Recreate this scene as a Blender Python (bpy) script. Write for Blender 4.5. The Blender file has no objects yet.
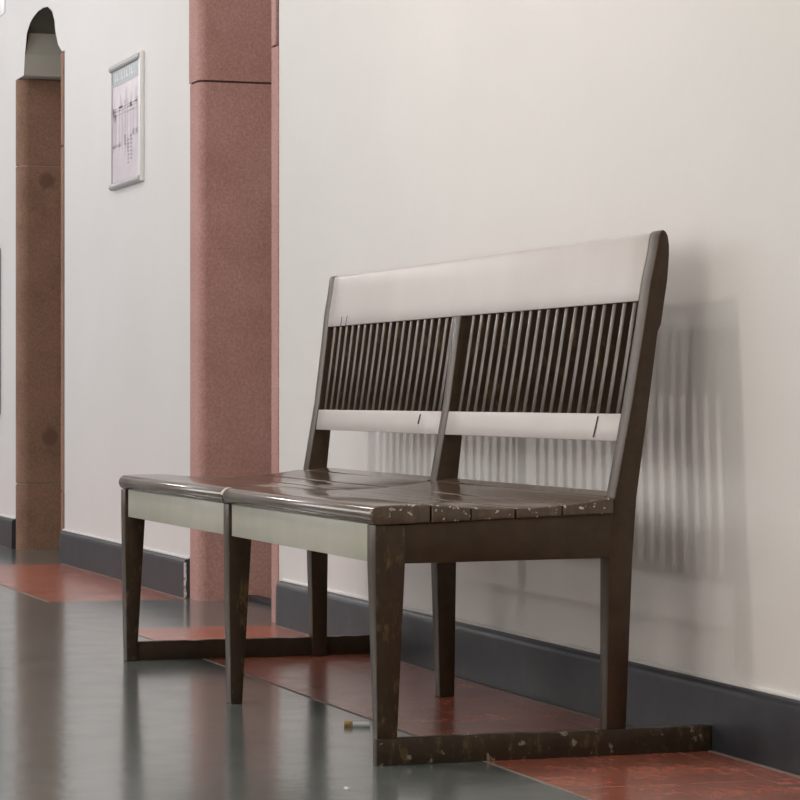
import bpy, bmesh, math, random
from mathutils import Vector
random.seed(7)
S = bpy.context.scene
C = S.collection

# ------------------------------------------------------------------ materials
def mat(name, col, rough=.5, spec=.5, coat=0.0, coat_rough=.1):
    m = bpy.data.materials.new(name); m.use_nodes = True
    b = m.node_tree.nodes['Principled BSDF']
    b.inputs['Base Color'].default_value = (*col, 1)
    b.inputs['Roughness'].default_value = rough
    b.inputs['Specular IOR Level'].default_value = spec
    b.inputs['Coat Weight'].default_value = coat
    b.inputs['Coat Roughness'].default_value = coat_rough
    return m, m.node_tree, b

def coords(nt, scale=(1, 1, 1)):
    t = nt.nodes.new('ShaderNodeTexCoord'); mp = nt.nodes.new('ShaderNodeMapping')
    mp.inputs['Scale'].default_value = scale
    nt.links.new(t.outputs['Object'], mp.inputs['Vector'])
    return mp.outputs['Vector']

def noise(nt, vec, scale, detail=4, rough=.55):
    n = nt.nodes.new('ShaderNodeTexNoise')
    n.inputs['Scale'].default_value = scale; n.inputs['Detail'].default_value = detail
    n.inputs['Roughness'].default_value = rough
    nt.links.new(vec, n.inputs['Vector']); return n.outputs['Fac']

def ramp(nt, fac, stops):
    r = nt.nodes.new('ShaderNodeValToRGB'); e = r.color_ramp.elements
    while len(e) < len(stops): e.new(.5)
    for k, (p, c) in enumerate(stops):
        e[k].position = p
        e[k].color = (*c, 1) if not isinstance(c, (int, float)) else (c, c, c, 1)
    nt.links.new(fac, r.inputs['Fac']); return r.outputs['Color']

def mix(nt, fac, a, b, mode='MIX'):
    m = nt.nodes.new('ShaderNodeMix'); m.data_type = 'RGBA'; m.blend_type = mode
    def put(sock, v):
        if isinstance(v, tuple): sock.default_value = (*v, 1)
        elif isinstance(v, (int, float)): sock.default_value = v
        else: nt.links.new(v, sock)
    put(m.inputs[0], fac); put(m.inputs[6], a); put(m.inputs[7], b)
    return m.outputs[2]

def math_(nt, op, a, b=None, c=None):
    m = nt.nodes.new('ShaderNodeMath'); m.operation = op
    for k, v in enumerate((a, b, c)):
        if v is None: continue
        if isinstance(v, (int, float)): m.inputs[k].default_value = v
        else: nt.links.new(v, m.inputs[k])
    return m.outputs[0]

def bump(nt, b, h, strength=.1, dist=.01):
    n = nt.nodes.new('ShaderNodeBump'); n.inputs['Strength'].default_value = strength
    n.inputs['Distance'].default_value = dist
    nt.links.new(h, n.inputs['Height']); nt.links.new(n.outputs['Normal'], b.inputs['Normal'])

def sep(nt, vec):
    s = nt.nodes.new('ShaderNodeSeparateXYZ'); nt.links.new(vec, s.inputs[0]); return s.outputs

# plaster wall
M_wall, nt, b = mat('painted_plaster', (.76, .745, .73), .55, .3)
v = coords(nt)
nt.links.new(ramp(nt, noise(nt, v, 1.3, 5), [(.3, (.735, .712, .705)), (.7, (.775, .752, .748))]), b.inputs['Base Color'])
bump(nt, b, noise(nt, v, 14, 6), .12, .01)

# grey floor
M_grey, nt, b = mat('grey_stone_floor', (.2, .21, .2), .25, .9)
v = coords(nt)
c = ramp(nt, noise(nt, v, 3.5, 8, .65), [(.3, (.105, .122, .12)), (.5, (.14, .158, .153)), (.72, (.18, .198, .19))])
c = mix(nt, 1.0, c, ramp(nt, noise(nt, coords(nt, (1, 1.6, 1)), 55, 4, .7), [(.3, .72), (.7, 1.25)]), 'MULTIPLY')
xs = sep(nt, v)
fx = math_(nt, 'FRACT', math_(nt, 'DIVIDE', math_(nt, 'ADD', xs[0], 1.27), .9))
ln = math_(nt, 'LESS_THAN', fx, .006)
c = mix(nt, math_(nt, 'MULTIPLY', ln, .55), c, (.06, .062, .06))
nt.links.new(c, b.inputs['Base Color'])
r = nt.nodes.new('ShaderNodeMapRange'); nt.links.new(noise(nt, v, 9, 5), r.inputs[0])
r.inputs[3].default_value = .11; r.inputs[4].default_value = .2
nt.links.new(r.outputs[0], b.inputs['Roughness'])
bump(nt, b, noise(nt, v, 30, 3), .025, .01)

# terracotta border tiles
M_terra, nt, b = mat('terracotta_tiles', (.33, .11, .065), .3, .7)
v = coords(nt)
warp = nt.nodes.new('ShaderNodeTexNoise'); warp.inputs['Scale'].default_value = 6
nt.links.new(v, warp.inputs['Vector'])
vm = nt.nodes.new('ShaderNodeVectorMath'); vm.operation = 'MULTIPLY_ADD'
nt.links.new(warp.outputs['Color'], vm.inputs[0]); vm.inputs[1].default_value = (.03, .03, 0)
nt.links.new(v, vm.inputs[2])
xs = sep(nt, vm.outputs[0])
fx = math_(nt, 'FRACT', math_(nt, 'DIVIDE', math_(nt, 'ADD', xs[0], 2.0), .48))
fy = math_(nt, 'FRACT', math_(nt, 'DIVIDE', math_(nt, 'SUBTRACT', xs[1], .205), .395))
ln = math_(nt, 'MAXIMUM', math_(nt, 'LESS_THAN', fx, .014), math_(nt, 'LESS_THAN', fy, .016))
tile = nt.nodes.new('ShaderNodeTexWhiteNoise'); tile.noise_dimensions = '2D'
cb = nt.nodes.new('ShaderNodeCombineXYZ')
nt.links.new(math_(nt, 'FLOOR', math_(nt, 'DIVIDE', math_(nt, 'ADD', xs[0], 2.0), .48)), cb.inputs[0])
nt.links.new(math_(nt, 'FLOOR', math_(nt, 'DIVIDE', math_(nt, 'SUBTRACT', xs[1], .205), .395)), cb.inputs[1])
nt.links.new(cb.outputs[0], tile.inputs['Vector'])
c = ramp(nt, noise(nt, v, 7, 7, .65), [(.28, (.20, .068, .046)), (.5, (.43, .122, .080)), (.74, (.54, .20, .14))])
c = mix(nt, 1.0, c, ramp(nt, noise(nt, coords(nt, (1, 1.6, 1)), 38, 5, .7), [(.3, .66), (.7, 1.3)]), 'MULTIPLY')
c = mix(nt, math_(nt, 'MULTIPLY', tile.outputs['Value'], .35), c, (.27, .12, .085))
c = mix(nt, math_(nt, 'MULTIPLY', ln, .55), c, (.38, .25, .20))
dk = ramp(nt, noise(nt, coords(nt, (4, 1.2, 1)), 4.5, 6, .7), [(.60, 0.0), (.68, .55)])
c = mix(nt, dk, c, (.085, .05, .042))
nt.links.new(c, b.inputs['Base Color'])
r = nt.nodes.new('ShaderNodeMapRange'); nt.links.new(noise(nt, v, 11, 5), r.inputs[0])
r.inputs[3].default_value = .14; r.inputs[4].default_value = .30
nt.links.new(r.outputs[0], b.inputs['Roughness'])
bump(nt, b, noise(nt, v, 20, 4), .05, .01)

# slate baseboard
M_base, nt, b = mat('dark_slate_skirting', (.05, .052, .06), .42, .4)
v = coords(nt)
c = ramp(nt, noise(nt, v, 9, 7, .7), [(.3, (.022, .0225, .028)), (.6, (.037, .0375, .046)), (.8, (.07, .07, .078))])
nt.links.new(c, b.inputs['Base Color'])
M_chalk, nt, b = mat('broken_plaster_edge', (.72, .70, .68), .8, .2)
v = coords(nt)
nt.links.new(ramp(nt, noise(nt, v, 60, 3), [(.35, (.3, .28, .27)), (.5, (.75, .73, .71))]), b.inputs['Base Color'])
M_grout, nt, b = mat('pale_mortar', (.24, .20, .18), .8, .2)

# sandstone
STAINS = ((0.802, 1.607), (0.815, 0.489))
def sandstone(name, a, bb, cc, stains=()):
    m, nt, b = mat(name, bb, .75, .25)
    v = coords(nt)
    c1 = ramp(nt, noise(nt, v, 5, 6, .6), [(.3, a), (.5, bb), (.72, cc)])
    c2 = ramp(nt, noise(nt, v, 120, 3, .7), [(.3, .72), (.7, 1.12)])
    c3 = mix(nt, 1.0, c1, c2, 'MULTIPLY')
    xs = sep(nt, v)
    for sy, sz in stains:
        dy = math_(nt, 'POWER', math_(nt, 'ABSOLUTE', math_(nt, 'SUBTRACT', xs[1], sy)), 2)
        dz = math_(nt, 'POWER', math_(nt, 'ABSOLUTE', math_(nt, 'SUBTRACT', xs[2], sz)), 2)
        rr_ = math_(nt, 'SQRT', math_(nt, 'ADD', dy, dz))
        rr_ = math_(nt, 'ADD', rr_, math_(nt, 'MULTIPLY', noise(nt, v, 40, 3), .015))
        c3 = mix(nt, ramp(nt, rr_, [(.034, .55), (.050, 0.0)]), c3, (.10, .05, .035))
    nt.links.new(c3, b.inputs['Base Color'])
    bump(nt, b, noise(nt, v, 90, 4), .15, .004)
    return m
M_sand = sandstone('pink_sandstone', (.50, .275, .245), (.545, .31, .28), (.585, .345, .315))
M_brown = sandstone('brown_sandstone', (.235, .13, .09), (.30, .175, .12), (.36, .19, .145), STAINS)
M_mort = mat('stone_joint', (.10, .06, .055), .9, .1)[0]
M_mortl = mat('light_stone_joint', (.40, .30, .25), .9, .1)[0]
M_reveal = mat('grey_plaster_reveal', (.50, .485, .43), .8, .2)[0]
M_soff = mat('shade_tinted_soffit', (.17, .17, .14), .8, .2)[0]  # shade under the arch put into the soffit colour

# bench paints
def brown_paint(name, chips=0.0, rough=.38, wear=.0, base=(.040, .0255, .0165)):
    m, nt, b = mat(name, base, rough, .5)
    v = coords(nt)
    k = [x * .72 for x in base]; l = [x * 1.35 for x in base]
    c = ramp(nt, noise(nt, v, 26, 6, .65), [(.3, tuple(k)), (.5, base), (.75, tuple(l))])
    if wear:
        w = ramp(nt, noise(nt, coords(nt, (1, 1, .35)), 55, 5, .7), [(.56, 0.0), (.66, wear)])
        c = mix(nt, w, c, (.20, .125, .06))
    if chips:
        w = ramp(nt, noise(nt, v, 42, 3, .5), [(.70 - .06 * chips, 0.0), (.74 - .06 * chips, .8)])
        c = mix(nt, w, c, (.30, .26, .20))
    nt.links.new(c, b.inputs['Base Color'])
    b.inputs['Specular Tint'].default_value = (1, .80, .64, 1)
    bump(nt, b, noise(nt, v, 60, 3), .08, .003)
    return m
M_paint = brown_paint('brown_gloss_paint')
M_leg = brown_paint('worn_brown_paint', 0, .38, .55)
M_skid = brown_paint('scuffed_brown_paint', 1.0, .42, .4, (.032, .023, .016))

def seat_paint():
    m, nt, b = mat('glossy_seat_paint', (.07, .042, .03), .15, .5)
    v = coords(nt)
    base = ramp(nt, noise(nt, coords(nt, (.6, 6, 1)), 8, 6, .65), [(.3, (.075, .049, .034)), (.55, (.105, .070, .048)), (.75, (.15, .10, .07))])
    xs = sep(nt, v)
    # chipped paint along the exposed front and end edges of the boards
    e1 = math_(nt, 'LESS_THAN', xs[1], -.262)
    e2 = math_(nt, 'GREATER_THAN', xs[0], 1.012)
    edge = math_(nt, 'MAXIMUM', e1, e2)
    ch = ramp(nt, noise(nt, coords(nt, (1, 1, 1.3)), 78, 4, .6), [(.62, 0.0), (.645, 1.0)])
    w = math_(nt, 'MULTIPLY', edge, ch)
    c = mix(nt, w, base, (.60, .55, .49))
    nt.links.new(c, b.inputs['Base Color'])
    bump(nt, b, noise(nt, coords(nt, (.25, 1, 1)), 28, 3), .03, .004)
    return m
M_seat = seat_paint()

M_cream, nt, b = mat('cream_paint', (.58, .52, .50), .34, .45)
v = coords(nt)
c = ramp(nt, noise(nt, v, 5, 5), [(.3, (.475, .425, .412)), (.7, (.515, .465, .452))])
nt.links.new(c, b.inputs['Base Color'])

M_apron, nt, b = mat('greenish_cream_paint', (.66, .645, .55), .38, .45)  # greener cream than on the back rails
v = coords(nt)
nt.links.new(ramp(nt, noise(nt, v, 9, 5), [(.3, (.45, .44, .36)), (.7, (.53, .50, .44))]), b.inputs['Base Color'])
M_alu = mat('grey_aluminium_profile', (.44, .43, .44), .4, .5)[0]
M_white = mat('white_plastic', (.86, .85, .85), .45, .4)[0]
M_paper, nt, b = mat('printed_mauve_paper', (.70, .62, .68), .4, .4)
v = coords(nt)
nt.links.new(ramp(nt, noise(nt, v, 7, 5), [(.35, (.62, .55, .62)), (.65, (.74, .67, .72))]), b.inputs['Base Color'])
M_teal = mat('grey_teal_print', (.33, .38, .40), .4, .4)[0]
M_letter = mat('pale_print', (.58, .60, .62), .4, .4)[0]
M_ink = mat('mauve_grey_print', (.56, .50, .55), .4, .4)[0]
M_ink2 = mat('dark_mauve_print', (.40, .36, .43), .4, .4)[0]
M_black = mat('black_frame', (.012, .014, .018), .35, .5)[0]
M_green = mat('green_print', (.07, .14, .05), .5, .4)[0]
M_door, nt, b = mat('brown_door_paint', (.10, .055, .035), .4, .4)
v = coords(nt, (9, 9, .8))
nt.links.new(ramp(nt, noise(nt, v, 4, 4), [(.3, (.075, .04, .026)), (.7, (.125, .07, .045))]), b.inputs['Base Color'])
M_cig = mat('cigarette_paper', (.66, .66, .66), .7, .2)[0]
M_plate = mat('bright_white_plate', (.93, .91, .92), .4, .4)[0]
M_chip = mat('bare_filler', (.62, .57, .54), .5, .4)[0]
M_filt, nt, b = mat('ochre_filter', (.55, .30, .06), .7, .2)
v = coords(nt); nt.links.new(ramp(nt, noise(nt, v, 300, 3), [(.35, (.25, .13, .03)), (.6, (.5, .33, .12))]), b.inputs['Base Color'])
M_ash = mat('burnt_end', (.30, .30, .31), .9, .1)[0]

# ------------------------------------------------------------------ helpers
def link(name, bm, m, parent=None, org=(0, 0, 0), smooth=False, bevel=0, seg=2):
    org = Vector(org)
    bmesh.ops.translate(bm, verts=bm.verts, vec=-org)
    bmesh.ops.recalc_face_normals(bm, faces=bm.faces)
    if bevel:
        es = [e for e in bm.edges if len(e.link_faces) == 2 and e.calc_face_angle(0) > math.radians(28)]
        bmesh.ops.bevel(bm, geom=es, offset=bevel, segments=seg, affect='EDGES', profile=.5, clamp_overlap=True)
    me = bpy.data.meshes.new(name); bm.to_mesh(me); bm.free()
    for mm in (m if isinstance(m, (list, tuple)) else [m]): me.materials.append(mm)
    if smooth:
        for p in me.polygons: p.use_smooth = True
        me.set_sharp_from_angle(angle=math.radians(40))
    o = bpy.data.objects.new(name, me); C.objects.link(o)
    if parent:
        o.parent = parent
    else:
        o.location = org
    return o

def hexa(bm, lo, hi, mi=0):
    """two quads (each four points, same order) joined into a solid"""
    a = [bm.verts.new(p) for p in lo]; b = [bm.verts.new(p) for p in hi]
    fs = [bm.faces.new(a[::-1]), bm.faces.new(b)]
    for i in range(4): fs.append(bm.faces.new((a[i], a[(i + 1) % 4], b[(i + 1) % 4], b[i])))
    for f in fs: f.material_index = mi

def box(bm, x0, x1, y0, y1, z0, z1, mi=0):
    hexa(bm, [(x0, y0, z0), (x1, y0, z0), (x1, y1, z0), (x0, y1, z0)],
             [(x0, y0, z1), (x1, y0, z1), (x1, y1, z1), (x0, y1, z1)], mi)

def extrude(bm, pts, f0, f1, mi=0):
    """closed outline pts; f0/f1 map a 2D point to 3D at both ends"""
    a = [bm.verts.new(f0(p)) for p in pts]; b = [bm.verts.new(f1(p)) for p in pts]
    n = len(pts)
    fs = [bm.faces.new(a[::-1]), bm.faces.new(b)]
    for i in range(n): fs.append(bm.faces.new((a[i], a[(i + 1) % n], b[(i + 1) % n], b[i])))
    for f in fs: f.material_index = mi

def extrude_n(bm, pts, x0, x1, n):
    prev = None
    for k in range(n + 1):
        ring = [bm.verts.new((x0 + (x1 - x0) * k / n, p[0], p[1])) for p in pts]
        if prev:
            for i in range(len(pts)):
                j = (i + 1) % len(pts); bm.faces.new((prev[i], prev[j], ring[j], ring[i]))
        else: bm.faces.new(ring[::-1])
        prev = ring
    bm.faces.new(prev)

def struct(o):
    o['kind'] = 'structure'; return o

def tag(o, label, cat, group=None):
    o['label'] = label; o['category'] = cat
    if group: o['group'] = group
    return o

def empty(name, loc):
    o = bpy.data.objects.new(name, None); C.objects.link(o); o.location = loc
    o.empty_display_size = .1; return o

WY = .68            # wall plane
WB = 1.13           # back of the wall
XL, XR = -17.0, 6.5
TOP = 4.0

# ------------------------------------------------------------------ floor
bm = bmesh.new()
def quad(x0, x1, y0, y1, mi):
    f = bm.faces.new([bm.verts.new(p) for p in ((x0, y0, 0), (x1, y0, 0), (x1, y1, 0), (x0, y1, 0))]); f.material_index = mi
TE = .205
quad(XL, XR, -3.7, TE, 0)
runs = [(-2.96, XR, 1), (-4.04, -2.96, 0), (-6.05, -4.04, 1), (-7.25, -6.05, 0), (XL, -7.25, 1)]
for x0, x1, mi in runs: quad(x0, x1, TE, WY, mi)
quad(-4.07, -3.05, WY, WB + .6, 0); quad(-7.19, -6.16, WY, WB + .6, 0)
struct(link('floor', bm, [M_grey, M_terra]))

# thin pale mortar line where the tiles meet the grey floor
bm = bmesh.new()
for x0, x1, mi in runs:
    if mi:
        box(bm, x0, x1, TE - .004, TE + .004, -.01, .0006)
        box(bm, x0, x1, .650, .6587, -.01, .0012)
struct(link('trim_1', bm, M_grout))

# ------------------------------------------------------------------ wall with two openings
O1L, O1R = -4.05, -3.003
O2L, O2R = -7.17, -6.126
bm = bmesh.new()
box(bm, O1R, XR, WY, WB, 0, TOP)
box(bm, O2R, O1L, WY, WB, 0, TOP)
box(bm, XL, O2L, WY, WB, 0, TOP)
box(bm, O1L, O1R, WY, WB, 2.62, TOP)
ZS = 2.052          # springing of the small arch
arch = [(-7.0, ZS), (-6.975, 2.14), (-6.93, 2.226), (-6.86, 2.258), (-6.78, 2.276), (-6.68, 2.285), (-6.57, 2.286),
        (-6.47, 2.276), (-6.38, 2.245), (-6.335, 2.205), (-6.31, 2.15), (-6.255, 2.092), (-6.176, 2.055)]
out = [(O2L, ZS)] + arch + [(O2R, 2.055), (O2R, TOP), (O2L, TOP)]
a = [bm.verts.new((x, WY, z)) for x, z in out]; b_ = [bm.verts.new((x, WB, z)) for x, z in out]
n = len(out)
def ngon(vs, mi=0):
    f = bm.faces.new(vs); f.material_index = mi; return f
caps = [ngon(a), ngon(b_[::-1])]
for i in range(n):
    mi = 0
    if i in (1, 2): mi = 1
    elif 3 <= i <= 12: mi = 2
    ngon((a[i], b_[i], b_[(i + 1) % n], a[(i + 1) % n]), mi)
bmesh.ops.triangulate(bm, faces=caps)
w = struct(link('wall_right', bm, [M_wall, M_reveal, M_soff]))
bm = bmesh.new(); box(bm, XL - .2, XL, -3.7, WB, 0, TOP); struct(link('wall_back', bm, M_wall))
bm = bmesh.new(); box(bm, XL - .2, XR + .2, -3.9, -3.7, 0, TOP); struct(link('wall_left', bm, M_wall))
bm = bmesh.new(); box(bm, XR, XR + .2, -3.7, WB, 0, TOP); struct(link('wall_front', bm, M_wall))
bm = bmesh.new(); box(bm, XL - .2, XR + .2, -3.9, WB, TOP, TOP + .2); struct(link('ceiling', bm, M_wall))

# doors closing the two passages deep inside the wall
for nm, x0, x1, top in (('door_1', O1L, O1R, 2.62), ('door_2', O2L, O2R, 2.42)):
    bm = bmesh.new(); box(bm, x0 - .02, x1 + .02, 1.135, 1.18, 0, top)
    for px0, px1 in ((.08, .46), (.54, .92)):
        for pz0, pz1 in ((.06, .42), (.48, .94)):
            box(bm, x0 + (x1 - x0) * px0, x0 + (x1 - x0) * px1, 1.12, 1.14, top * pz0, top * pz1)
    struct(link(nm, bm, M_door, bevel=.004))
# dark door saddle on the floor of the near passage
bm = bmesh.new(); box(bm, -4.02, -3.04, .842, .875, 0, .016)
struct(link('trim_2', bm, M_base, bevel=.003))

# ------------------------------------------------------------------ stone jambs
def jamb(name, x_out, x_face, side, blocks, m, mj, depth, r):
    """side=+1: jamb face looks towards +X (far jamb), -1: towards -X. blocks: (z0, z1, dx)"""
    bm = bmesh.new()
    for z0, z1, dx in blocks:
        xo = x_out - side * dx
        pts = [(xo, WB), (xo, WY - .004)]
        cx, cy = x_face - side * r, WY - .004 + r
        for k in range(9):
            t = k / 8 * math.pi / 2
            pts.append((cx + side * r * math.sin(t), cy - r * math.cos(t)))
        pts.append((x_face, depth))
        pts.append((x_face - side * .0, WB))
        g = .0035
        extrude(bm, pts, lambda p: (p[0], p[1], z0 + (g if z0 > 0 else 0)), lambda p: (p[0], p[1], z1 - g))
    zt = blocks[-1][1]
    # recessed joint filling
    pts = [(x_out, WB), (x_out, WY + .003), (x_face - side * r, WY + .003)]
    cx, cy = x_face - side * r, WY - .004 + r
    for k in range(1, 9):
        t = k / 8 * math.pi / 2
        pts.append((cx + side * (r - .005) * math.sin(t), cy - (r - .007) * math.cos(t)))
    pts.append((x_face - side * .005, WB))
    extrude(bm, pts, lambda p: (p[0], p[1], 0), lambda p: (p[0], p[1], zt - .005), 1)
    return struct(link(name, bm, [m, mj], smooth=True))
jamb('trim_3', O1L, -3.935, +1, [(0, 1.69, 0), (1.69, 2.62, .014)], M_sand, M_mort, 1.1, .03)
jamb('trim_4', O1R, -3.080, -1, [(0, 1.692, 0), (1.692, 2.62, -.022)], M_sand, M_mort, 1.1, .012)
jamb('trim_5', O2L, -7.105, +1, [(0, .285, .0), (.285, 1.672, 0), (1.672, 2.052, 0)], M_brown, M_mortl, 1.1, .05)
jamb('trim_6', O2R, -6.19, -1, [(0, .285, .0), (.285, 1.672, 0), (1.672, 2.052, 0)], M_brown, M_mortl, 1.1, .012)

# ------------------------------------------------------------------ baseboards
def baseboard(name, x0, x1, round_left=False, broken=False):
    bm = bmesh.new()
    prof = [(WY, 0), (.6585, 0), (.6590, .110), (.6605, .120), (.6645, .1265), (.671, .1295), (WY, .1305)]
    nst = 6 if round_left else 0
    extrude(bm, prof, lambda p: (x0 + (.06 if round_left else 0), p[0], p[1]), lambda p: (x1, p[0], p[1]))
    if round_left:      # hand-rounded end by the passage
        prev = None
        for k in range(nst + 1):
            t = k / nst; x = x0 + .06 * t
            s = math.sqrt(max(0, 1 - (1 - t) ** 2))
            ring = [bm.verts.new((x, WY - (WY - p[0]) * (.25 + .75 * s), p[1] * (.80 + .20 * s))) for p in prof]
            if prev:
                for i in range(len(ring)):
                    j = (i + 1) % len(ring); bm.faces.new((prev[i], prev[j], ring[j], ring[i]))
            else: bm.faces.new(ring[::-1])
            prev = ring
        bm.faces.new(prev)
    mats = [M_base, M_chalk]
    if broken:          # crumbled mortar on the cut end
        rr = random.Random(3); y0 = .6592
        pts = [(y0, .002), (y0, .118)]
        for k in range(9): pts.append((y0 + .006 + .004 * rr.random(), .118 - k * .0145))
        extrude(bm, pts, lambda p: (x1, p[0], p[1]), lambda p: (x1 + .004, p[0], p[1]), 1)
    o = struct(link(name, bm, mats, smooth=not broken))
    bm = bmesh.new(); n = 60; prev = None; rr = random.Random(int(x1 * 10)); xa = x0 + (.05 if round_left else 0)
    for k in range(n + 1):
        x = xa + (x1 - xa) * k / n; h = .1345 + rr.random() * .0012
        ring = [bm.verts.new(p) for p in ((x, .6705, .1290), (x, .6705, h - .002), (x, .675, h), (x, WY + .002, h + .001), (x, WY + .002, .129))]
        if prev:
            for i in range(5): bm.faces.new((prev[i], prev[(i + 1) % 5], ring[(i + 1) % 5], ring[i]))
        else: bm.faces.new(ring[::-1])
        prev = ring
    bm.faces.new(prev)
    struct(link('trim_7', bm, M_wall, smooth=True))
    return o
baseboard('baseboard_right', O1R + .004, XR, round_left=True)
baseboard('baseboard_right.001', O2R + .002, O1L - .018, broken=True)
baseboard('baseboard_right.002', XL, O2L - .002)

# ------------------------------------------------------------------ BENCH
ROOT = (-1.03, .25, 0)
bench = empty('wooden_bench', ROOT)
tag(bench, 'long brown painted wooden bench with cream rails and slatted back, standing against the wall', 'bench')
def part(name, bm, m, bevel=.0025, seg=2, smooth=True, parent=None):
    for v in bm.verts:      # the old back frame is slightly twisted: its far end stands more upright
        x, y, z = v.co
        if y > .43 and z > .5:
            v.co.y += min(1.05, (x / -2.009) ** 2) * (.005 * min(1, (z - .5) / .08) - .018 * max(0, min(1, (z - .58) / .39)))
    return link(name, bm, m, parent or bench, ROOT, smooth, bevel, seg)

FX = [0.0, -1.011, -2.009]        # outer (near) side plane of the three frames
TW = .046                         # frame thickness along the bench
ZA, ZR = .363, .431               # bottom and top of the seat rails
# front legs, tapering to the floor
for i, x in enumerate(FX):
    bm = bmesh.new()
    zb = 0; x += (0, -.010, -.018)[i]
    yb0, yb1 = .005, (.031 if i else .040)
    yt1 = .057 if i == 0 else .052
    xi_b = x - (.027 if i == 0 else .041)
    # straight block beside the rail, then the taper
    hexa(bm, [(xi_b, yb0, zb), (x - .001, yb0, zb), (x - .001, yb1, zb), (xi_b, yb1, zb)],
             [(x - TW - (.004 if i == 0 else 0), 0, ZA), (x, 0, ZA), (x, yt1, ZA), (x - TW - (.004 if i == 0 else 0), yt1, ZA)])
    bm2 = bm
    top = [v for v in bm.verts if abs(v.co.z - ZA) < 1e-6]
    ft = [f for f in bm.faces if all(v in top for v in f.verts)][0]
    ex = bmesh.ops.extrude_face_region(bm, geom=[ft])
    bmesh.ops.translate(bm, verts=[g for g in ex['geom'] if isinstance(g, bmesh.types.BMVert)], vec=(0, 0, ZR - ZA))
    bmesh.ops.delete(bm, geom=[ft], context='FACES_ONLY')
    part('front_leg', bm, M_leg)

# back posts: rear leg and raked back upright in one piece
def post_profile(zb, mid=False, far=False):
    front = [(.449, zb), (.455, .36), (.466, .474), (.500, .647), (.5245, .79), (.5385, .879), (.549, .926), (.5555, .962)]
    top = [(.5585, .970), (.5635, .9735), (.5695, .9705), (.574, .962)]
    back = [(.5765, .945), (.5765, .926), (.573, .88), (.560, .797), (.5535, .783), (.536, .656), (.5105, .476), (.502, .36), (.487, zb)]
    if mid:
        front = [(.478, zb), (.470, .36), (.469, .474), (.500, .647), (.529, .842), (.552, .845)]
        top = [(.556, .93)]
        back = [(.574, .93), (.573, .88), (.560, .797), (.5535, .783), (.540, .656), (.520, .476), (.518, .36), (.513, zb)]
    if far:      # the far frame stands a touch nearer the wall at the foot
        front[:3] = [(.486, zb), (.479, .36), (.472, .474)]; back[-4:] = [(.540, .656), (.523, .476), (.527, .36), (.523, zb)]
    return front + top + back
for i, x in enumerate(FX):
    bm = bmesh.new()
    prof = post_profile(0, mid=(i == 1), far=(i == 2))
    tap = lambda z: TW - (.012 * max(0, (.36 - z) / .36))
    extrude(bm, prof, lambda p: (x - tap(p[1]), p[0], p[1]), lambda p: (x, p[0], p[1]))
    part('back_post', bm, M_paint, bevel=.003)

# floor runners under the two end frames, reaching back to the baseboard
for x, xo, xi in ((0, .011, -.014), (1, FX[2] - TW + .018, FX[2] - TW - .004)):
    bm = bmesh.new()
    y0 = -.001 if x == 0 else .006
    n = 26; rr = random.Random(5)
    prev = None
    for k in range(n + 1):
        y = y0 + (.6575 - y0) * k / n
        zt = .0472 + (.0 if k in (0, n) else (rr.random() - .5) * .0022)
        ring = [bm.verts.new(p) for p in ((xi, y, 0), (xo, y, 0), (xo, y, zt), (xi, y, zt))]
        if prev:
            for i in range(4): bm.faces.new((prev[i], prev[(i + 1) % 4], ring[(i + 1) % 4], ring[i]))
        else: bm.faces.new(ring[::-1])
        prev = ring
    bm.faces.new(prev)
    part('floor_runner', bm, M_skid if x == 0 else M_paint, bevel=.002)

# end rails (seat sides) between leg and post
for i, x in enumerate(FX):
    bm = bmesh.new()
    x1 = x - .0015; x0 = x - (TW - .012)
    hexa(bm, [(x0, .05, ZA - .002), (x1, .05, ZA - .002), (x1, .47, ZA + .001), (x0, .47, ZA + .001)],
             [(x0, .05, ZR), (x1, .05, ZR), (x1, .47, ZR + .018), (x0, .47, ZR + .018)])
    part('side_rail', bm, M_paint, bevel=.002)
# cream aprons under the front edge, brown rails under the rear edge
for xa, xb in ((FX[0] - TW, FX[1]), (FX[1] - TW, FX[2])):
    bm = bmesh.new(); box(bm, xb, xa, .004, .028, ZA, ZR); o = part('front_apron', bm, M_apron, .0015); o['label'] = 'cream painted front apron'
    bm = bmesh.new(); box(bm, xb, xa, .470, .494, ZA + .02, ZR); part('rear_rail', bm, M_paint, .0015)

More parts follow.
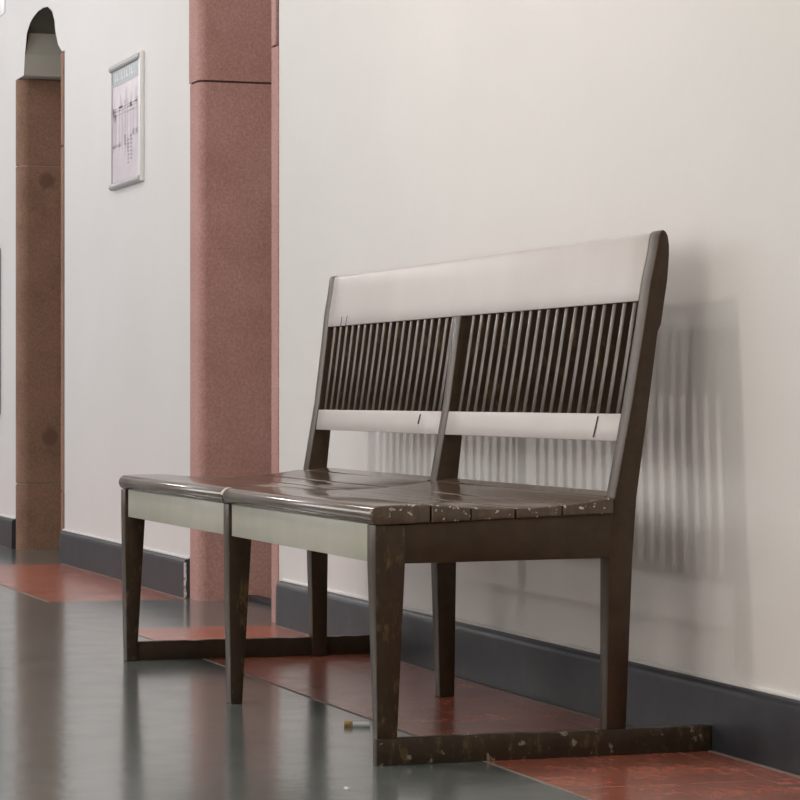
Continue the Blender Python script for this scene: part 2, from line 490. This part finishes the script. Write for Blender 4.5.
# dished seat of boards, one set per bay
def ztop(y):
    P = [(-.012, .4655), (.05, .4675), (.10, .4675), (.16, .4625), (.22, .459), (.28, .459), (.34, .4615), (.40, .467), (.45, .4745), (.51, .484)]
    if y <= P[0][0]: return P[0][1]
    for (a, za), (b2, zb) in zip(P, P[1:]):
        if y <= b2:
            t = (y - a) / (b2 - a); t = t
            return za + (zb - za) * t
    return P[-1][1]
zbot = lambda y: .4305 + .016 * max(0, min(1, y / .46))
cuts = [-.012, .104, .181, .268, .359, .462]
def board(x0, x1, y0, y1, first=False, xtra=0.0):
    bm = bmesh.new(); g = .0012
    ya, yb = y0 + g, y1 - g
    pts = []
    N = 7
    up = [(ya + (yb - ya) * k / N, ztop(ya + (yb - ya) * k / N)) for k in range(N + 1)]
    up[0] = (up[0][0], up[0][1] - .0016); up[-1] = (up[-1][0], up[-1][1] - .0012)
    up.insert(1, (ya + .004, ztop(ya + .004))); up.insert(len(up) - 1, (yb - .003, ztop(yb - .003)))
    if first:            # bullnose front edge
        r = .0165; zc = .4485
        arc = [(ya + r - r * math.sin(t), zc - r * math.cos(t) * 1.05) for t in [k * math.pi / 10 for k in range(0, 11)]]
        up = [p for p in up if p[0] > ya + r + .001]
        lo = [(yb, zbot(yb))]
        pts = up[::-1] + arc[::-1] + lo[::-1]
        pts = [(yb, zbot(yb))] + up[::-1] + arc[::-1]
    else:
        pts = up + [(yb, zbot(yb)), (ya, zbot(ya))]
    extrude(bm, pts, lambda p: (x0, p[0], p[1]), lambda p: (x1, p[0], p[1]))
    return part('seat_board', bm, M_seat, bevel=0)
def bevel_ends(o, off=.008):
    me = o.data; bm = bmesh.new(); bm.from_mesh(me)
    xs_ = [v.co.x for v in bm.verts]; lo, hi = min(xs_), max(xs_)
    es = []
    for e in bm.edges:
        a, b2 = e.verts
        for X in (lo, hi):
            if abs(a.co.x - X) < 1e-5 and abs(b2.co.x - X) < 1e-5: es.append(e)
    bmesh.ops.bevel(bm, geom=es, offset=off, segments=3, affect='EDGES', profile=.5, clamp_overlap=True)
    bm.to_mesh(me); bm.free()
    for p in me.polygons: p.use_smooth = True
    me.set_sharp_from_angle(angle=math.radians(50))
for bx0, bx1 in ((-1.0345, .009), (-2.054, -1.0365)):
    for k in range(5):
        j = random.Random(int(bx1 * 100) + k).random() * .003
        o = board(bx0, bx1 - j, cuts[k], cuts[k + 1], first=(k == 0))
        bevel_ends(o, .006)
for xa, xb in ((FX[0] - TW, FX[1]), (FX[1] - TW, FX[2])):
    o = board(xb + .001, xa - .001, .462, .508)

# pale filler showing at the seam between the two seat bays
bm = bmesh.new()
arc = [(-.0108 + .0165 - .0178 * math.sin(t), .4485 - .0178 * math.cos(t) * 1.05) for t in [math.pi * (.55 + .5 * k / 8) for k in range(9)]]
arc2 = [(y + .004, z - .002) for y, z in arc]
extrude(bm, arc + arc2[::-1], lambda p: (-1.046 + (p[0] + .012) * .4, p[0], p[1]), lambda p: (-1.029, p[0], p[1]))
part('paint_chip', bm, M_chip, .0005)['label'] = 'pale chipped patch on the seat edge'

# back rails
def slab_yz(pts, x0, x1, name, m, bevel=.002):
    bm = bmesh.new(); extrude_n(bm, pts, x0, x1, 8)
    return part(name, bm, m, bevel)
def yfront(z):
    P = [(.474, .466), (.647, .500), (.79, .5245), (.879, .5385), (.926, .549), (.97, .5565)]
    for (a, ya), (b2, yb) in zip(P, P[1:]):
        if z <= b2: return ya + (yb - ya) * (z - a) / (b2 - a)
    return P[-1][1]
zc0, zc1 = .8415, .971
pts = [(yfront(z) - .0005, z) for z in (zc0, .88, .926, .962)] + [(yfront(.968) + .001, .9685), (yfront(.97) + .004, zc1), (yfront(.97) + .009, zc1 - .001),
       (yfront(.96) + .015, .963), (yfront(.9) + .019, .90), (yfront(zc0) + .020, zc0)]
# the crest reaches over the inner shoulder of both end posts
bm = bmesh.new()
NX = 24; XA, XB = FX[0] - TW + .001, FX[2] - .001
extrude_n(bm, pts, XB, XA, NX)
o = part('crest_rail', bm, M_cream, .0015); o['label'] = 'wide cream painted crest rail'
zl0, zl1 = .579, .630
for xa, xb in ((FX[0] - TW, FX[1]), (FX[1] - TW, FX[2])):
    o = slab_yz([(yfront(zl0) + .001, zl0), (yfront(zl1) + .001, zl1), (yfront(zl1) + .022, zl1), (yfront(zl0) + .022, zl0)], xb, xa, 'lower_back_rail', M_cream, .0015)
    o['label'] = 'narrow cream painted lower back rail'
# old cracks in the cream paint
for x, z, hgt in ((-1.90, .852, .026), (-1.858, .853, .026), (-1.20, .612, .022), (-.155, .605, .04)):
    bm = bmesh.new(); y0, y1 = yfront(z - hgt / 2), yfront(z + hgt / 2)
    yo = .0012
    w = .0035
    hexa(bm, [(x - w, y0 - yo, z - hgt / 2), (x + w * .2, y0 - yo, z - hgt / 2), (x + w * .2, y0 + .003, z - hgt / 2), (x - w, y0 + .003, z - hgt / 2)],
             [(x + .002, y1 - yo, z + hgt / 2), (x + .004, y1 - yo, z + hgt / 2), (x + .004, y1 + .003, z + hgt / 2), (x + .002, y1 + .003, z + hgt / 2)])
    part('paint_crack', bm, M_paint, 0)
# slats
def slat(x, w=.0185, t=.027):
    bm = bmesh.new()
    z0, z1 = zl1 - .004, zc0 + .004
    y0, y1 = yfront(z0) + .0035, yfront(z1) + .0035
    hexa(bm, [(x - w / 2, y0, z0), (x + w / 2, y0, z0), (x + w / 2, y0 + t, z0), (x - w / 2, y0 + t, z0)],
             [(x - w / 2, y1, z1), (x + w / 2, y1, z1), (x + w / 2, y1 + t, z1), (x - w / 2, y1 + t, z1)])
    return part('slat', bm, M_slat, .0007)
M_slat = brown_paint('slat_paint', 0, .33, .4)
for k in range(19):
    slat(-.0585 - .0488 * k - .009)
for k in range(18):
    slat(-1.124 - .0494 * k + .004)
slat(-1.080)

# ------------------------------------------------------------------ poster
px0, px1, pz0, pz1 = -5.20, -4.735, 1.432, 1.872
P = empty('framed_poster', (-5.0, WY, pz0))
tag(P, 'small framed poster with grey-teal header on the white wall between the stone openings', 'poster')
PO = (-5.0, WY, pz0)
def pp(name, bm, m, bevel=0, parent=None, seg=2): return link(name, bm, m, parent or P, PO, bool(bevel), bevel, seg)
bm = bmesh.new(); box(bm, px0, px1, WY - .010, WY, pz0, pz1); sheet = pp('sheet', bm, M_paper)
bm = bmesh.new(); box(bm, px0 + .006, px1 - .012, WY - .0108, WY - .0095, 1.800, 1.862); band = pp('header_band', bm, M_teal, parent=sheet)
band['label'] = 'grey-teal header with pale unreadable lettering'
x = px0 + .05
for wdt, hh in ((.02, .032), (.036, .026), (.016, .032), (.036, .026), (.02, .03), (.036, .026), (.016, .034), (.036, .026), (.02, .03)):
    bm = bmesh.new(); z = 1.817
    extrude(bm, [(x, z), (x + wdt * .8, z), (x + wdt * .8, z + hh * .35), (x + wdt * .4, z + hh * .35), (x + wdt * .4, z + hh), (x, z + hh)],
            lambda p: (p[0], WY - .0114, p[1]), lambda p: (p[0], WY - .0105, p[1]))
    pp('letter_mark', bm, M_letter, parent=sheet)
    x += wdt + .012
# pale drawing of a building facade
bm = bmesh.new(); yF0, yF1 = WY - .0108, WY - .0095
def bar(x0, x1, z0, z1): box(bm, x0, x1, yF0, yF1, z0, z1)
def spire(xc, w, z0, z1):
    hexa(bm, [(xc - w, yF0, z0), (xc + w, yF0, z0), (xc + w, yF1, z0), (xc - w, yF1, z0)],
             [(xc - .002, yF0, z1), (xc + .002, yF0, z1), (xc + .002, yF1, z1), (xc - .002, yF1, z1)])
for xc, zt in ((-5.17, 1.745), (-5.14, 1.72), (-5.06, 1.765), (-4.97, 1.78), (-4.89, 1.755), (-4.81, 1.765)): spire(xc, .02, zt - .05, zt)
for xc, z0, z1 in ((-5.185, 1.56, 1.72), (-5.16, 1.56, 1.70), (-5.14, 1.58, 1.69), (-5.085, 1.56, 1.72), (-5.04, 1.56, 1.735), (-4.99, 1.54, 1.74), (-4.95, 1.55, 1.74), (-4.90, 1.58, 1.72), (-4.86, 1.60, 1.70), (-4.80, 1.60, 1.73)):
    bar(xc, xc + .012, z0, z1)
for z in (1.715, 1.705, 1.69): bar(-5.185, -4.79, z, z + .005)
bar(-5.185, -5.05, 1.575, 1.585); bar(-4.86, -4.79, 1.60, 1.62)
pp('facade_drawing', bm, M_ink, parent=sheet)
for x0_, z0_, n_, wd in ((-4.945, 1.503, 7, .022), (-4.90, 1.515, 7, .026), (-5.0, 1.575, 4, .03)):
    for k in range(n_):
        z = z0_ + k * (.0135 if n_ > 5 else .010)
        bm = bmesh.new(); box(bm, x0_, x0_ + wd + .003 * (k % 3), yF0, yF1, z, z + (.008 if n_ > 5 else .006))
        pp('caption_mark', bm, M_ink2, parent=sheet)
def rail(z, m, name):
    bm = bmesh.new(); n = 12
    pts = [(WY - .010 - .011 * math.cos(t), z + .0125 * math.sin(t)) for t in [(-.5 + k / n) * math.pi for k in range(n + 1)]] + [(WY, z + .0125), (WY, z - .0125)]
    extrude(bm, pts, lambda p: (px0 - .014, p[0], p[1]), lambda p: (px1 + .004, p[0], p[1]))
    return link(name, bm, m, P, PO, True)
rail(pz1 - .003, M_alu, 'top_rail'); rail(pz0 + .004, M_alu, 'bottom_rail')
bm = bmesh.new(); box(bm, px1 - .014, px1 + .010, WY - .016, WY, pz0 - .006, pz1 + .012); o = pp('side_frame', bm, M_white, .002); o['label'] = 'white right side of the frame'
bm = bmesh.new(); box(bm, px0 - .002, px0 + .006, WY - .014, WY, pz0, pz1); pp('side_frame', bm, M_alu, .002)

# dark board and white plate at the far left
B = empty('notice_board', (-8.0, WY, .585))
tag(B, 'black framed board on the far wall, cut off by the left picture edge', 'notice board')
bm = bmesh.new(); box(bm, -8.4, -7.562, WY - .03, WY, .585, 1.337)
link('frame', bm, M_black, B, (-8.0, WY, .585), True, .004)
bm = bmesh.new(); box(bm, -8.36, -7.60, WY - .034, WY - .029, .64, 1.30)
link('panel', bm, M_teal, B, (-8.0, WY, .585))
bm = bmesh.new(); box(bm, -8.35, -7.570, WY - .036, WY - .0295, .590, .632)
o = link('lower_strip', bm, M_green, B, (-8.0, WY, .585)); o['label'] = 'green strip along the bottom of the board'
bm = bmesh.new(); box(bm, -7.72, -7.446, WY - .005, WY, 2.382, 2.60)
tag(link('sign_plate', bm, M_plate, None, (-7.58, WY, 2.382), True, .001), 'small plain white plate high on the wall in the top left corner', 'sign')

# ------------------------------------------------------------------ cigarette butt and paper scrap on the floor
def tube(bm, p0, p1, r0, r1, n=18, mi=0, squash=1):
    p0, p1 = Vector(p0), Vector(p1); d = (p1 - p0).normalized(); u = d.cross(Vector((0, 0, 1))).normalized(); w = u.cross(d)
    A = [bm.verts.new(p0 + r0 * (math.cos(t) * u + math.sin(t) * squash * w)) for t in [2 * math.pi * k / n for k in range(n)]]
    Bv = [bm.verts.new(p1 + r1 * (math.cos(t) * u + math.sin(t) * squash * w)) for t in [2 * math.pi * k / n for k in range(n)]]
    fs = [bm.faces.new(A[::-1]), bm.faces.new(Bv)] + [bm.faces.new((A[k], A[(k + 1) % n], Bv[(k + 1) % n], Bv[k])) for k in range(n)]
    for f in fs: f.material_index = mi
cb0, cb1 = Vector((-.563, .117, .0058)), Vector((-.546, .166, .0058))
q = empty('cigarette_butt', (cb0.x, cb0.y, 0))
tag(q, 'white cigarette butt with ochre filter on the floor beside the nearest bench leg', 'cigarette butt')
L = lambda t: cb0.lerp(cb1, t)
bm = bmesh.new(); tube(bm, L(.34), L(.9), .0052, .0052); link('paper', bm, M_cig, q, (cb0.x, cb0.y, 0), True)
bm = bmesh.new(); tube(bm, L(0), L(.34), .0058, .0054); link('filter', bm, M_filt, q, (cb0.x, cb0.y, 0), True, .0006)
bm = bmesh.new(); tube(bm, L(.9), L(1.0), .0054, .0056); link('tip', bm, M_cig, q, (cb0.x, cb0.y, 0), True, .0006)
def scrap(name, x, y, w, d, h, label, seed):
    bm = bmesh.new(); rr = random.Random(seed); n = 7
    lo = [bm.verts.new((x + w * math.cos(t) * (.7 + .5 * rr.random()), y + d * math.sin(t) * (.7 + .5 * rr.random()), 0)) for t in [2 * math.pi * k / n for k in range(n)]]
    hi = [bm.verts.new((v.co.x, v.co.y, h * (.5 + .8 * rr.random()))) for v in lo]
    tp = bm.verts.new((x, y, h * 1.2))
    bm.faces.new(lo[::-1])
    for k in range(n):
        j = (k + 1) % n; bm.faces.new((lo[k], lo[j], hi[j], hi[k])); bm.faces.new((hi[k], hi[j], tp))
    tag(link(name, bm, M_cig, None, (x, y, 0)), label, 'paper scrap')
scrap('paper_scrap', .262, -.136, .010, .0052, .0022, 'tiny white paper scrap on the grey floor in front of the bench', 1)

# ------------------------------------------------------------------ light
def lamp(name, loc, power, r, col):
    l = bpy.data.lights.new(name, 'POINT'); l.energy = power; l.shadow_soft_size = r; l.color = col
    o = bpy.data.objects.new(name, l); C.objects.link(o); o.location = loc
lamp('ceiling_lamp', (-1.05, -1.05, 3.5), 50, .05, (1, .95, .87))
lamp('ceiling_lamp.001', (-1.05, -1.05, 2.75), 42, .05, (1, .95, .87))
lamp('ceiling_lamp.002', (-5.2, -1.05, 3.3), 30, .15, (1, .98, .96))
lamp('ceiling_lamp.003', (-11.5, -1.6, 3.0), 100, .15, (1, .98, .96))
lamp('glint_light', (3.2, -1.05, 3.5), 11, .12, (1, .95, .87))  # added light, no fitting: glints on the bench's upper edges
def area(name, loc, target, sx, sy, power, col):
    l = bpy.data.lights.new(name, 'AREA'); l.shape = 'RECTANGLE'; l.size = sx; l.size_y = sy; l.energy = power; l.color = col
    o = bpy.data.objects.new(name, l); C.objects.link(o); o.location = loc
    o.rotation_euler = (Vector(target) - Vector(loc)).to_track_quat('-Z', 'Y').to_euler()
area('window_daylight', (.4, -3.6, 2.5), (-.8, .6, .6), .9, .9, 12, (.98, .985, 1))
area('window_daylight.001', (-7.8, -3.65, 1.6), (-7.8, .6, 1.0), 9.0, 1.8, 140, (.97, .985, 1))
area('near_wall_fill', (2.8, -3.65, 1.2), (2.8, .6, .9), 2.6, 1.6, 58, (1, .985, .85))  # added fill without a window, lifts the near wall and end faces
W = bpy.data.worlds.new('World'); S.world = W; W.use_nodes = True
W.node_tree.nodes['Background'].inputs[0].default_value = (.97, .98, 1, 1)
W.node_tree.nodes['Background'].inputs[1].default_value = .32

# ------------------------------------------------------------------ camera
th = math.radians(18.5245)
cam = bpy.data.cameras.new('Camera'); co = bpy.data.objects.new('Camera', cam); C.objects.link(co)
co.location = (4.6446, -1.5096, .66)
d = Vector((-math.cos(th), math.sin(th), 0))
co.rotation_euler = d.to_track_quat('-Z', 'Y').to_euler()
cam.sensor_width = 36; cam.lens = 2719.29 / 800 * 36; cam.shift_y = -2.14 / 800
cam.clip_end = 100
S.camera = co
S.view_settings.view_transform = 'Standard'; S.view_settings.look = 'None'
S.view_settings.exposure = 0.08; S.view_settings.gamma = 1; S.view_settings.use_curve_mapping = False
